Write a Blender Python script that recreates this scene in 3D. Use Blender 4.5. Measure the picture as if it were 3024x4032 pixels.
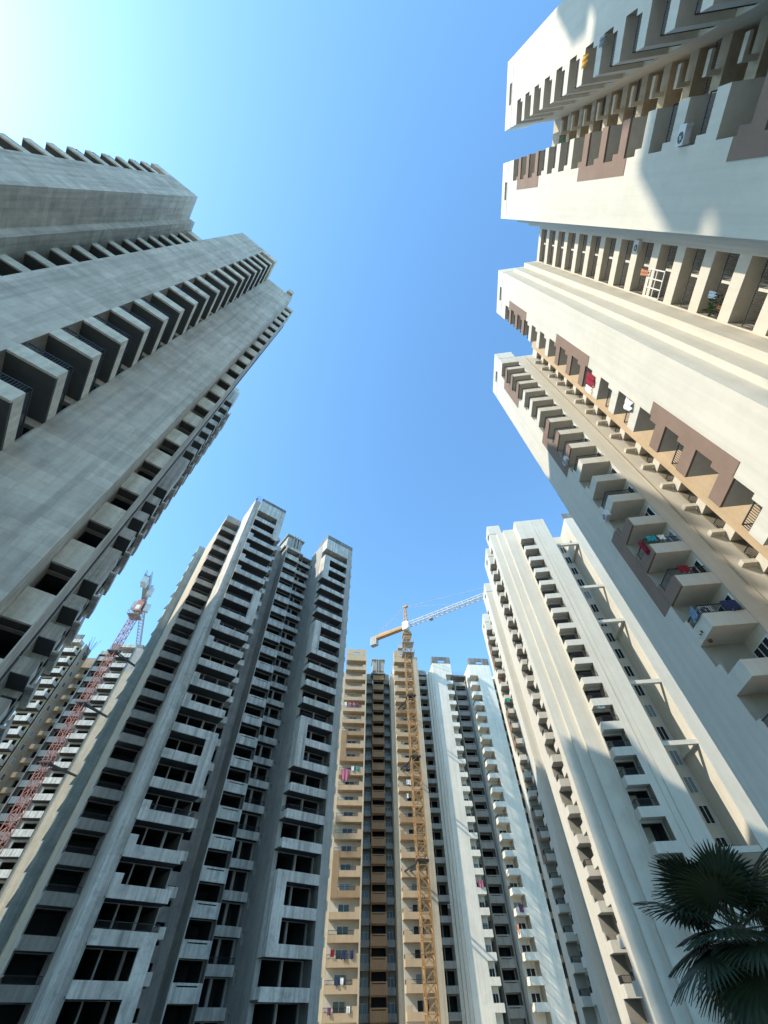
import bpy, math, random
from mathutils import Vector, Matrix
random.seed(7)
for o in list(bpy.data.objects): bpy.data.objects.remove(o)
SC = bpy.context.scene
COL = SC.collection
rad = math.radians

# ------------------------------------------------------------------ camera
EYE = 1.6
cd = bpy.data.cameras.new('camera'); cam = bpy.data.objects.new('camera', cd); COL.objects.link(cam)
RIGHT = Vector((0.99978843, 0.01634353, -0.01248952))
UP = Vector((0.02056937, -0.79438853, 0.60706158))
FWD = Vector((0.0, 0.60719004, 0.79455664))
cam.matrix_world = Matrix(((RIGHT.x, UP.x, -FWD.x, 0), (RIGHT.y, UP.y, -FWD.y, 0), (RIGHT.z, UP.z, -FWD.z, EYE), (0, 0, 0, 1)))
cd.sensor_fit = 'VERTICAL'; cd.sensor_height = 36; cd.lens = 36 * 1565 / 4032
cd.clip_start = 0.05; cd.clip_end = 5000
SC.camera = cam

# ------------------------------------------------------------------ light
SUN = Vector((-1.0, -0.45, 0.92)).normalized()
SUN_EL = math.asin(SUN.z)
w = bpy.data.worlds.new('World'); SC.world = w; w.use_nodes = True
nt = w.node_tree
bg = nt.nodes['Background']
sky = nt.nodes.new('ShaderNodeTexSky'); sky.sky_type = 'NISHITA'; sky.sun_disc = False
sky.sun_elevation = SUN_EL
sky.sun_rotation = math.atan2(SUN.x, SUN.y)
sky.altitude = 200; sky.air_density = 1.0; sky.dust_density = 0.6; sky.ozone_density = 2.5
tint = nt.nodes.new('ShaderNodeMix'); tint.data_type = 'RGBA'; tint.blend_type = 'MULTIPLY'; tint.inputs['Factor'].default_value = 1
tint.inputs['B'].default_value = (0.72, 1.01, 1.06, 1)
nt.links.new(sky.outputs[0], tint.inputs['A']); nt.links.new(tint.outputs['Result'], bg.inputs[0]); bg.inputs[1].default_value = 0.145
sl = bpy.data.lights.new('sun', 'SUN'); so = bpy.data.objects.new('sun', sl); COL.objects.link(so)
sl.energy = 2.1; sl.angle = rad(0.53); sl.color = (1.0, 0.90, 0.74)
so.rotation_euler = (-SUN).to_track_quat('-Z', 'Y').to_euler(); so.location = (0, 0, 120)
SC.view_settings.view_transform = 'Standard'; SC.view_settings.look = 'None'
SC.view_settings.gamma = 1.0; SC.view_settings.use_curve_mapping = False
SC.view_settings.exposure = 1.5
SC.render.engine = 'CYCLES'

# ------------------------------------------------------------------ materials
MATS = {}
def mat(name, col, var=0.12, scale=0.6, rough=0.85, streak=0.0, stain=None, stain_amt=0.0, bump=0.0, bscale=30.0,
        spec=0.3, metal=0.0, joints=None, jcol=0.7):
    m = bpy.data.materials.new(name); m.use_nodes = True
    n = m.node_tree.nodes; L = m.node_tree.links
    b = n['Principled BSDF']; b.inputs['Roughness'].default_value = rough
    b.inputs['Metallic'].default_value = metal
    b.inputs['Specular IOR Level'].default_value = spec
    geo = n.new('ShaderNodeNewGeometry')
    def noise(vec, sc, det=5, ro=0.6):
        t = n.new('ShaderNodeTexNoise'); t.inputs['Scale'].default_value = sc; t.inputs['Detail'].default_value = det
        t.inputs['Roughness'].default_value = ro; L.new(vec, t.inputs['Vector']); return t.outputs['Fac']
    def ramp(fac, a, bb, c0, c1):
        r = n.new('ShaderNodeMapRange'); r.inputs['From Min'].default_value = a; r.inputs['From Max'].default_value = bb
        r.inputs['To Min'].default_value = c0; r.inputs['To Max'].default_value = c1; L.new(fac, r.inputs['Value']); return r.outputs[0]
    def mul(x, y):
        t = n.new('ShaderNodeMath'); t.operation = 'MULTIPLY'; L.new(x, t.inputs[0]); L.new(y, t.inputs[1]); return t.outputs[0]
    f = ramp(noise(geo.outputs['Position'], scale), 0.3, 0.7, 1 - var, 1 + var)
    f = mul(f, ramp(noise(geo.outputs['Position'], scale * 7, 6, 0.7), 0.3, 0.7, 1 - var * 0.6, 1 + var * 0.6))
    if streak:
        mp = n.new('ShaderNodeMapping'); mp.inputs['Scale'].default_value = (2.2, 2.2, 0.09); L.new(geo.outputs['Position'], mp.inputs['Vector'])
        f = mul(f, ramp(noise(mp.outputs[0], 1.0, 4, 0.6), 0.42, 0.72, 1.0, 1 - streak))
    if joints:
        root, bw, bh = joints
        tc = n.new('ShaderNodeTexCoord'); tc.object = root
        sp = n.new('ShaderNodeSeparateXYZ'); L.new(tc.outputs['Object'], sp.inputs[0])
        ad = n.new('ShaderNodeMath'); ad.operation = 'ADD'; L.new(sp.outputs[0], ad.inputs[0]); L.new(sp.outputs[1], ad.inputs[1])
        cb = n.new('ShaderNodeCombineXYZ'); L.new(ad.outputs[0], cb.inputs[0]); L.new(sp.outputs[2], cb.inputs[1])
        # wobble so that the board marks do not run dead straight
        wb = n.new('ShaderNodeTexNoise'); wb.inputs['Scale'].default_value = 1.3; wb.inputs['Detail'].default_value = 3; L.new(geo.outputs['Position'], wb.inputs['Vector'])
        mx = n.new('ShaderNodeVectorMath'); mx.operation = 'MULTIPLY_ADD'; L.new(wb.outputs['Color'], mx.inputs[0]); mx.inputs[1].default_value = (0.10, 0.10, 0); L.new(cb.outputs[0], mx.inputs[2])
        bk = n.new('ShaderNodeTexBrick'); bk.inputs['Scale'].default_value = 1.0; bk.inputs['Brick Width'].default_value = bw; bk.inputs['Row Height'].default_value = bh
        bk.inputs['Mortar Size'].default_value = 0.018; bk.inputs['Mortar Smooth'].default_value = 0.6
        bk.inputs['Color1'].default_value = (1, 1, 1, 1); bk.inputs['Color2'].default_value = (0.80, 0.80, 0.80, 1); bk.inputs['Mortar'].default_value = (jcol, jcol, jcol, 1)
        L.new(mx.outputs[0], bk.inputs['Vector'])
        f = mul(f, bk.outputs['Color'])
    c = n.new('ShaderNodeMix'); c.data_type = 'RGBA'; c.blend_type = 'MULTIPLY'; c.inputs['Factor'].default_value = 1
    c.inputs['A'].default_value = (*col, 1); L.new(f, c.inputs['B'])
    out = c.outputs['Result']
    if stain:
        s = n.new('ShaderNodeMix'); s.data_type = 'RGBA'; L.new(out, s.inputs['A']); s.inputs['B'].default_value = (*stain, 1)
        fac = ramp(noise(geo.outputs['Position'], scale * 1.7, 8, 0.75), 0.52, 0.72, 0.0, stain_amt); L.new(fac, s.inputs['Factor']); out = s.outputs['Result']
    L.new(out, b.inputs['Base Color'])
    if bump:
        bp = n.new('ShaderNodeBump'); bp.inputs['Strength'].default_value = bump; bp.inputs['Distance'].default_value = 0.03
        L.new(noise(geo.outputs['Position'], bscale, 6, 0.65), bp.inputs['Height']); L.new(bp.outputs[0], b.inputs['Normal'])
    MATS[name] = m; return m
def glass(name, col, rough=0.08):
    m = bpy.data.materials.new(name); m.use_nodes = True; b = m.node_tree.nodes['Principled BSDF']
    b.inputs['Base Color'].default_value = (*col, 1); b.inputs['Roughness'].default_value = rough; b.inputs['Specular IOR Level'].default_value = 0.3
    MATS[name] = m; return m

mat('cream', (0.60, 0.56, 0.475), 0.05, 0.25, 0.9, streak=0.10, stain=(0.44, 0.40, 0.32), stain_amt=0.22, bump=0.12, bscale=14)
mat('white_plaster', (0.82, 0.765, 0.655), 0.06, 0.3, 0.9, streak=0.16, stain=(0.42, 0.40, 0.36), stain_amt=0.3, bump=0.12, bscale=14)
mat('brown_paint', (0.23, 0.155, 0.115), 0.08, 0.5, 0.85, bump=0.1, bscale=14)
mat('tan_paint', (0.50, 0.37, 0.235), 0.08, 0.4, 0.9, streak=0.12, bump=0.1, bscale=14)
mat('tan_dark', (0.35, 0.235, 0.135), 0.08, 0.4, 0.9, streak=0.10, bump=0.1, bscale=14)
mat('beige_plaster', (0.50, 0.43, 0.32), 0.10, 0.4, 0.9, streak=0.2, stain=(0.25, 0.20, 0.13), stain_amt=0.4, bump=0.15, bscale=12)
mat('grey_plaster', (0.40, 0.385, 0.345), 0.10, 0.5, 0.92, streak=0.25, stain=(0.16, 0.16, 0.15), stain_amt=0.45, bump=0.2, bscale=10)
mat('raw_concrete', (0.44, 0.42, 0.38), 0.14, 0.5, 0.93, streak=0.35, stain=(0.15, 0.16, 0.16), stain_amt=0.55, bump=0.3, bscale=8)
mat('pale_concrete', (0.62, 0.595, 0.53), 0.16, 0.5, 0.93, streak=0.5, stain=(0.20, 0.20, 0.18), stain_amt=0.65, bump=0.3, bscale=8)
mat('shade_and_joint', (0.075, 0.08, 0.08), 0.12, 0.7, 0.95)  # shade under the slabs put into the colour; also used for the parapet joint
mat('unlit_room', (0.045, 0.048, 0.05), 0.15, 0.7, 0.95)  # near-black base colour carries the darkness deep inside the openings
mat('rail_iron', (0.02, 0.02, 0.022), 0.1, 2.0, 0.5, spec=0.5)
mat('white_frame', (0.70, 0.70, 0.68), 0.05, 2.0, 0.5)
glass('window_glass', (0.018, 0.024, 0.03))
glass('pale_glass', (0.20, 0.25, 0.28), 0.15)
mat('roof_grey', (0.22, 0.22, 0.21), 0.15, 0.5)
mat('weathered_cap', (0.22, 0.22, 0.21), 0.25, 0.6, streak=0.6, stain=(0.06, 0.06, 0.06), stain_amt=0.8)
mat('paving', (0.40, 0.37, 0.32), 0.15, 0.4, 0.95)

# ------------------------------------------------------------------ mesh helpers
class MB:
    def __init__(s): s.v = []; s.f = []; s.m = []
    def quad(s, a, b, c, d, m=0):
        i = len(s.v); s.v += [a, b, c, d]; s.f.append((i, i + 1, i + 2, i + 3)); s.m.append(m)
    def box(s, x0, x1, y0, y1, z0, z1, m=0, skip=''):
        if x0 > x1: x0, x1 = x1, x0
        if y0 > y1: y0, y1 = y1, y0
        i = len(s.v)
        s.v += [(x0, y0, z0), (x1, y0, z0), (x1, y1, z0), (x0, y1, z0), (x0, y0, z1), (x1, y0, z1), (x1, y1, z1), (x0, y1, z1)]
        F = [(0, 3, 2, 1), (4, 5, 6, 7), (0, 1, 5, 4), (1, 2, 6, 5), (2, 3, 7, 6), (3, 0, 4, 7)]
        for f in F: s.f.append(tuple(i + k for k in f)); s.m.append(m)
    def bar(s, p, q, r, m=0):
        p = Vector(p); q = Vector(q); d = (q - p); l = d.length
        if l < 1e-6: return
        d /= l; a = d.cross(Vector((0, 0, 1)) if abs(d.z) < 0.9 else Vector((1, 0, 0))).normalized(); b = d.cross(a)
        i = len(s.v)
        for e in (p, q):
            for sx, sy in ((-1, -1), (1, -1), (1, 1), (-1, 1)): s.v.append(tuple(e + a * r * sx + b * r * sy))
        for f in ((0, 1, 5, 4), (1, 2, 6, 5), (2, 3, 7, 6), (3, 0, 4, 7), (3, 2, 1, 0), (4, 5, 6, 7)):
            s.f.append(tuple(i + k for k in f)); s.m.append(m)
    def obj_mesh(s, name, mats, xf=None):
        me = bpy.data.meshes.new(name)
        v = [xf(*p) for p in s.v] if xf else s.v
        me.from_pydata(v, [], s.f)
        for mm in mats: me.materials.append(MATS[mm] if isinstance(mm, str) else mm)
        for p, k in zip(me.polygons, s.m): p.material_index = k
        me.validate(); me.update(); return me
def link(name, me, parent=None, loc=(0, 0, 0), kind=None):
    o = bpy.data.objects.new(name, me); COL.objects.link(o); o.location = loc
    if parent: o.parent = parent
    if kind: o['kind'] = kind
    return o
def tag(o, label, cat, group=None):
    o['label'] = label; o['category'] = cat
    if group: o['group'] = group
    return o

class Tower:
    """things in a facade frame: x = along the facade, y = depth away from the viewer, z = height"""
    def __init__(s, name, label, th, u0, d0, cat='building', group=None):
        t = rad(th); s.u = Vector((math.cos(t), math.sin(t), 0)); s.k = Vector((-math.sin(t), math.cos(t), 0))
        s.o = (u0, d0); s.th = t
        e = bpy.data.objects.new(name, None); COL.objects.link(e); e.empty_display_size = 2
        e.location = s.u * u0 + s.k * d0; e.rotation_euler = (0, 0, t); s.root = e
        tag(e, label, cat, group)
    def world(s, x, y, z): return s.u * x + s.k * y + Vector((0, 0, z))
    def xf(s, rot=0):
        ox, oy = s.o
        if rot == 0: return lambda a, b, z: (a - ox, b - oy, z)
        if rot == 90: return lambda a, b, z: (-b - ox, a - oy, z)
        if rot == -90: return lambda a, b, z: (b - ox, -a - oy, z)
    def part(s, name, mb, mats, rot=0, parent=None, loc=(0, 0, 0)):
        return link(name, mb.obj_mesh(name, mats, s.xf(rot)), parent or s.root, loc)
    def solid(s, x0, x1, y0, y1, z0, z1, m='raw_concrete', name='wall'):
        mb = MB(); mb.box(x0, x1, y0, y1, z0, z1); return s.part(name, mb, [m])
    def wall(s, x0, x1, y, z0, z1, holes, m, depth=2.0, room='unlit_room', rot=0, name='wall', thick=0.3):
        """upright wall in the plane b=y facing -b with real openings; each opening has reveals and a room behind"""
        mb = MB(); xs = sorted({x0, x1, *[h[0] for h in holes], *[h[1] for h in holes]}); zs = sorted({z0, z1, *[h[2] for h in holes], *[h[3] for h in holes]})
        for i in range(len(xs) - 1):
            for j in range(len(zs) - 1):
                cx = (xs[i] + xs[i + 1]) / 2; cz = (zs[j] + zs[j + 1]) / 2
                if any(h[0] < cx < h[1] and h[2] < cz < h[3] for h in holes): continue
                a, b, c, d = xs[i], xs[i + 1], zs[j], zs[j + 1]
                mb.quad((a, y, c), (b, y, c), (b, y, d), (a, y, d), 0)
        for a, b, c, d in holes:
            e = y + thick; g = y + depth
            mb.quad((a, y, c), (a, y, d), (a, e, d), (a, e, c), 0); mb.quad((b, y, d), (b, y, c), (b, e, c), (b, e, d), 0)
            mb.quad((a, y, d), (b, y, d), (b, e, d), (a, e, d), 0); mb.quad((b, y, c), (a, y, c), (a, e, c), (b, e, c), 0)
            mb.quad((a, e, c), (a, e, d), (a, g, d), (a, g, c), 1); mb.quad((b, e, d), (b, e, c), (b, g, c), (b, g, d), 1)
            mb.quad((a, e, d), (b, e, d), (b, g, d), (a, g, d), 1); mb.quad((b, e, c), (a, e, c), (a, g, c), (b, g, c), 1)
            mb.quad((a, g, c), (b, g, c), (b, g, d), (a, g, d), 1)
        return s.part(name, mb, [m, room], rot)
    def window(s, x0, x1, y, z0, z1, zs, rot=0, frame='white_frame', pane='window_glass', leaves=2, bar=0.06):
        """one window part (with its pane as a sub-part) for every height in zs"""
        f = MB(); p = MB()
        f.box(x0, x1, y - 0.09, y - 0.01, z0, z0 + bar); f.box(x0, x1, y - 0.09, y - 0.01, z1 - bar, z1)
        n = leaves
        for i in range(n + 1):
            c = x0 + bar / 2 + (x1 - x0 - bar) * i / n; f.box(c - bar / 2, c + bar / 2, y - 0.088, y - 0.012, z0 + bar, z1 - bar)
        p.box(x0 + bar * .5, x1 - bar * .5, y - 0.06, y - 0.04, z0 + bar * .5, z1 - bar * .5)
        fm = f.obj_mesh('window', [frame], s.xf(rot)); pm = p.obj_mesh('pane', [pane], s.xf(rot)); pm2 = p.obj_mesh('pane', ['pale_glass'], s.xf(rot))
        for z in zs:
            o = link('window', fm, s.root, (0, 0, z)); link('pane', pm2 if random.random() < 0.22 else pm, o)
    def railing_mesh(s, segs, z0, z1, step=0.14, r=0.012, rot=0):
        mb = MB()
        for (a0, b0), (a1, b1) in segs:
            mb.bar((a0, b0, z1), (a1, b1, z1), r * 2.0); mb.bar((a0, b0, z0 + 0.06), (a1, b1, z0 + 0.06), r * 1.3)
            l = math.hypot(a1 - a0, b1 - b0); n = max(2, int(l / step))
            for i in range(n + 1):
                t = i / n; mb.bar((a0 + (a1 - a0) * t, b0 + (b1 - b0) * t, z0), (a0 + (a1 - a0) * t, b0 + (b1 - b0) * t, z1), r)
        return mb.obj_mesh('railing', ['rail_iron'], s.xf(rot))
    def loggia(s, x0, x1, y0, y1, zs, ztop, bh=0.92, m='raw_concrete', inner=None, side=None, openL=False, openR=False, rot=0, stub=None,
               rail=None, railp=1.0, holes=None, win=None, alt=None, slot=None, lintel=True, zbot=0.0, soff=None, rs=0.16, room='unlit_room', th=0.14, hole_depth=2.2, leaves=2, balcony=True):
        """stacked balconies in one bay. zs = undersides of the slabs, the last one is the soffit of the top opening"""
        inner = inner or m; soff = soff or m; side = side or None
        mb = MB()
        top = zs[-1]
        if not openL: mb.quad((x0, y1, zbot), (x0, y0, zbot), (x0, y0, top), (x0, y1, top), 0)
        if not openR: mb.quad((x1, y0, zbot), (x1, y1, zbot), (x1, y1, top), (x1, y0, top), 0)
        if not (openL and openR): s.part('wall', mb, [inner], rot)
        # rear wall of the bay
        hh = []
        if holes:
            for (a, b, h0, h1) in holes:
                for i, z in enumerate(zs[:-1]): hh.append((x0 + a * (x1 - x0), x0 + b * (x1 - x0), z + h0, min(z + h1, zs[i + 1] - 0.02)))
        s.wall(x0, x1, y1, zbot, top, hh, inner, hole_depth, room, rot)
        if lintel:
            mb = MB(); mb.box(x0, x1, y0, y1, top, ztop); s.part('wall', mb, [m], rot)
        def bal(mm, h):
            b = MB(); b.box(x0, x1, y0, y0 + th, 0, h, 0)
            if slot:   # drip slot in the parapet: parapet made of two pieces with a gap
                b = MB(); g0, g1, c0, c1 = slot; sx = x1 - x0
                b.box(x0, x1, y0, y0 + th, 0, c0 * h, 0); b.box(x0, x0 + g0 * sx, y0, y0 + th, c0 * h, c1 * h, 0); b.box(x0 + g1 * sx, x1, y0, y0 + th, c0 * h, c1 * h, 0); b.box(x0, x1, y0, y0 + th, c1 * h, h, 0)
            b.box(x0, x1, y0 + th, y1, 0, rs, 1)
            if openL: b.box(x0, x0 + th, y0 + th, y1, rs, h, 2)
            if openR: b.box(x1 - th, x1, y0 + th, y1, rs, h, 2)
            if stub:
                sd_, w_, hs = stub
                if sd_ == 'L': b.box(x0, x0 + w_, y0, y0 + th, h, h + hs, 0)
                else: b.box(x1 - w_, x1, y0, y0 + th, h, h + hs, 0)
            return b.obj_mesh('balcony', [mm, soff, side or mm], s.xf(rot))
        base = bal(m, bh); alts = {}
        rm = None
        if rail:
            segs = [((x0 + 0.07, y0 + 0.07), (x1 - 0.07, y0 + 0.07))]
            if openL: segs.append(((x0 + 0.07, y0 + 0.07), (x0 + 0.07, y1 - 0.1)))
            if openR: segs.append(((x1 - 0.07, y0 + 0.07), (x1 - 0.07, y1 - 0.1)))
            rm = s.railing_mesh(segs, bh, bh + rail[0], rail[1], rail[2], rot)
        out = []
        if balcony:
            for i, z in enumerate(zs[:-1]):
                me = base
                if alt and i in alt:
                    key = alt[i]
                    if key not in alts: alts[key] = bal(*key)
                    me = alts[key]
                o = link('balcony', me, s.root, (0, 0, z)); out.append(o)
                if rm and random.random() < railp and not (alt and i in alt and alt[i][1] > bh + 0.2): link('railing', rm, o)
        if win:
            a, b, h0, h1, pane = win
            sel = zs[:-1]
            s.window(x0 + a * (x1 - x0), x0 + b * (x1 - x0), y1, h0, h1, sel, rot, pane=pane, leaves=leaves)
        return out

def rng(a, step, n): return [a + step * i for i in range(n)]

# ------------------------------------------------------------------ ground
mb = MB(); mb.quad((-700, -700, 0), (700, -700, 0), (700, 700, 0), (-700, 700, 0))
link('ground', mb.obj_mesh('ground', ['paving']), kind='structure')

# ------------------------------------------------------------------ white towers on the right (local x = -p, y = q)
def white_tower(name, label, dp, end=False, near=True):
    WN = dict(win=(0.08, 0.92, 0.16, 2.3, 'window_glass')) if near else dict(holes=[(0.02, 0.98, 0.16, 2.8)])
    T = Tower(name, label, -96, -(dp + 8), 28, group='inhabited white towers along the right side')
    H = 65.6; ZS = rng(3.33, 3.0, 21); BR = {5, 6, 7, 11, 12, 13, 17, 18, 19}
    F = 16.4
    def X(p0, p1): return (-(p1 + dp), -(p0 + dp))
    def sol(p0, p1, q0, q1, z0, z1, m='cream', nm='wall'):
        a, b = X(p0, p1); return T.solid(a, b, q0, q1, z0, z1, m, nm)
    brown = {i: ('brown_paint', 0.92) for i in BR} if near else {}
    brown4 = {i: ('brown_paint', 0.92) for i in BR}
    SD = dict(side='cream'); NB = 19.4 if near else 18.0
    rl = (0.55, 0.13, 0.012)
    # W1
    pe = -9.1 if end else -11.3
    sol(pe, -7.45, F, 21.4, 0, H)
    a, b = X(-7.45, -5.55)
    T.loggia(a, b, F, NB, ZS, H, 0.92, 'cream', openL=True, rail=rl, railp=0.5, stub=('R', 0.33, 0.7), **WN, **SD)
    sol(-7.45, -5.55, 19.43 if near else 21.65, 22.8, 0, H)
    # gap between W1 and W2
    a, b = X(-5.55, -2.55)
    if near:
        T.loggia(a, b, 21.4, 22.8, ZS, H, 0.9, 'beige_plaster', inner='tan_dark', rail=rl, railp=0.4, win=(0.12, 0.88, 0.2, 2.1, 'window_glass'))
        mb = MB(); mb.box(a + 1.35, a + 1.6, 20.55, 21.4, 0, 0.35); mb.box(a + 1.6, a + 2.5, 20.55, 20.75, 0.0, 0.35); me = mb.obj_mesh('ledge', ['cream'], T.xf())
        for z in ZS[:-1]: link('ledge', me, T.root, (0, 0, z + 0.2))
    else: sol(-5.55, -2.55, 21.4, 22.8, 0, H)
    # W2
    sol(-0.62, 3.1, F, 22.8, 0, H)
    a, b = X(-2.55, -0.62)
    T.loggia(a, b, F, NB, ZS, H, 0.92, 'cream', openR=True, rail=rl, railp=0.5, stub=('L', 0.33, 0.7), alt=brown, **WN, **SD)
    sol(-2.55, -0.62, 19.43 if near else 21.65, 22.8, 0, H)
    sol(3.1, 3.6, 17.8, 22.8, 0, H - 0.3); sol(3.6, 4.1, 19.1, 22.8, 0, H - 0.6); sol(4.1, 4.63, 20.6, 22.8, 0, H - 0.9)
    # recess between W2 and W3: two loggias per floor with a short post between
    Z2 = rng(2.2 + 1.6, 3.0, 21)
    a, b = X(4.63, 8.16)
    T.loggia(a, b, 20.6, 22.6, Z2, H - 0.9, 0.95, 'cream', rail=(0.95, 0.12, 0.012), railp=1.0, win=(0.06, 0.94, 0.16, 2.0, 'window_glass'), inner='beige_plaster', leaves=4)
    if near:
        mb = MB(); mb.box(-6.2 - dp, -6.05 - dp, 20.62, 21.5, 0, 0.75); mb.box(-6.17 - dp, -6.08 - dp, 21.5, 22.5, 0, 1.9); me = mb.obj_mesh('post', ['cream'], T.xf())
        for z in Z2[:-1]: link('post', me, T.root, (0, 0, z + 0.95))
    sol(8.16, 8.25, 20.6, 22.8, 0, H - 0.9)
    sol(8.25, 8.75, 19.05, 22.8, 0, H - 0.6); sol(8.75, 9.15, 17.75, 22.8, 0, H - 0.3)
    # W3
    sol(9.15, 12.85, F, 22.8, 0, H)
    a, b = X(12.85, 14.75)
    T.loggia(a, b, F, NB, ZS, H, 0.92, 'cream', openL=True, rail=rl, railp=0.6, stub=('R', 0.33, 0.7), alt=brown, **WN, **SD)
    sol(12.85, 14.75, 19.43 if near else 21.65, 22.8, 0, H)
    # gap between W3 and W4
    sol(14.75, 19.8, 21.4, 22.8, 0, H, 'tan_paint')
    a, b = X(19.8, 20.95)
    T.loggia(a, b, 21.66, 22.8, Z2, H, 0.9, 'cream', rail=(0.9, 0.12, 0.012), railp=0.9, win=(0.1, 0.9, 0.2, 2.0, 'window_glass'), inner='beige_plaster')
    # W4
    sol(22.9, 27.2, F, 24, 0, H)
    a, b = X(20.95, 22.9)
    T.loggia(a, b, F, 18.85 if near else 18.0, ZS, H, 0.92, 'cream', openR=True, rail=(0.6, 0.12, 0.013), railp=0.85, stub=('L', 0.33, 0.7), alt=brown4, **WN, **SD, leaves=3)
    sol(20.95, 22.9, 18.88 if near else 21.3, 24, 0, H)
    if near:   # air-conditioner ledges in the corner
        mb = MB(); xa = -20.95 - dp
        mb.box(xa, xa + 0.4, 20.75, 21.6, 0, 0.1); mb.box(xa + 0.33, xa + 0.4, 20.75, 21.6, 0.1, 0.32); mb.box(xa, xa + 0.33, 20.75, 20.83, 0.1, 0.32); me = mb.obj_mesh('ledge', ['cream'], T.xf())
        for z in Z2[:-1]: link('ledge', me, T.root, (0, 0, z + 0.6))
        mb = MB(); mb.bar((xa + 0.05, 20.2, 0.5), (xa + 0.05, 20.2, H - 1), 0.035); T.part('drain_pipe', mb, ['beige_plaster'])
    # brown panels beside the balconies, set slightly proud
    for z0 in (17.4, 34.9, 52.7):
        for p0, p1 in (((-0.62, 0.25), (11.97, 12.85), (22.9, 24.1)) if near else ((22.9, 24.1),)):
            sol(p0, p1, F - 0.03, F, z0 + 1.0, z0 + 7.4 + 1.6 - 0.3, 'brown_paint', 'panel')
    # parapet blocks with a slot on top of the wings
    for p0, p1, n in ((pe, -5.55, 0), (-2.55, 3.1, 0), (9.15, 14.75, 0), (20.95, 27.2, 0)):
        a, b = X(p0, p1); c = (a + b) / 2; y0 = F - 0.003
        mb = MB(); mb.box(a, b, y0, y0 + 0.25, H + 0.12, H + 0.35); mb.box(a, c - 0.9, y0, y0 + 0.25, H + 0.35, H + 1.35); mb.box(c + 0.9, b, y0, y0 + 0.25, H + 0.35, H + 1.35); mb.box(a, b, y0, y0 + 0.25, H + 1.35, H + 2.7)
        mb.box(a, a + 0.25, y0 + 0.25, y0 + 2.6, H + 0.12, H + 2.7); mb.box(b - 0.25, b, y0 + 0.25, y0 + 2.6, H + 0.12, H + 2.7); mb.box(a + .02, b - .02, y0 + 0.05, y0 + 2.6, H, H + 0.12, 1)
        T.part('parapet', mb, ['cream', 'shade_and_joint'])
    # main body behind the facade
    if end:
        sol(-6.5, 27.2, 22.8, 44, 0, H)
    else:
        sol(-11.3, 27.2, 22.81, 40, 0, H)
    if end:
        # end elevation facing the viewer (rot 90: a = q, b = p)
        P0 = dp - 12.0
        sol(-9.1, -7.5, 17.8, 22.8, 0, H - 0.0)
        def s2(q0, q1, p0, p1, z1=H, m='cream', nm='wall', z0=0): return T.solid(-(p1), -(p0), q0, q1, z0, z1, m, nm)
        s2(17.8, 19.1, 57.1, 58, H - 0.3); s2(19.1, 21.3, 56.5, 58, H - 0.3)
        s2(23.7, 27.2, 54.7, 60.2); s2(21.3, 23.7, 58.3, 60.2); s2(21.3, 21.42, 56.05, 59.1)
        for q, w_ in ((24.55, 0.05), (25.3, 0.05)): s2(q, q + w_, 54.64, 54.7, H - 0.5)
        s2(25.3, 27.2, 54.66, 54.7, H - 0.2)
        T.loggia(21.3, 23.7, 54.7, 56.0, rng(0.2, 3.0, 21), H, 0.95, 'cream', rot=90, openL=True, rail=(0.7, 0.13, 0.014), railp=0.9, holes=[(0.02, 0.98, 0.16, 2.8)])
        # window recess and the wing to its right
        holes = []
        zz = rng(3.6, 3.0, 20)
        T.window(30.15, 31.2, 60.2, 0, 1.8, [z for i, z in enumerate(zz)], rot=90, frame='white_frame')
        s2(31.6, 38, 55.2, 66)
        s2(33.7, 34.0, 55.12, 55.2, H + 1.0)
        mb = MB(); mb.box(31.6, 38, 55.2, 55.6, H, H + 1.6); T.part('parapet', mb, ['weathered_cap'], 90)
        mb = MB(); mb.box(28, 31.0, 61, 64, H - 2, H + 0.4); T.part('stair_head', mb, ['grey_plaster'], 90)
        for z, full in ((56.9, 1), (46.1, 0), (39.0, 1), (28.9, 0), (21.1, 1), (11, 0), (3, 1)):
            mb = MB(); mb.box(27.2, 31.6, 55.3, 55.75, z + 1.1, z + 1.6)
            if full: mb.box(31.2, 31.6, 55.75, 60.5, z + 1.1, z + 1.6)
            T.part('beam', mb, ['cream'], 90)
    return T
R_T = white_tower('white_tower', 'cream white tower closest on the right, its balconies and brown panels seen from below', 0.0)
D_T = white_tower('white_tower', 'white tower with cross beams behind the palm, partly shaded', 66.7, end=True, near=False)

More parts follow.
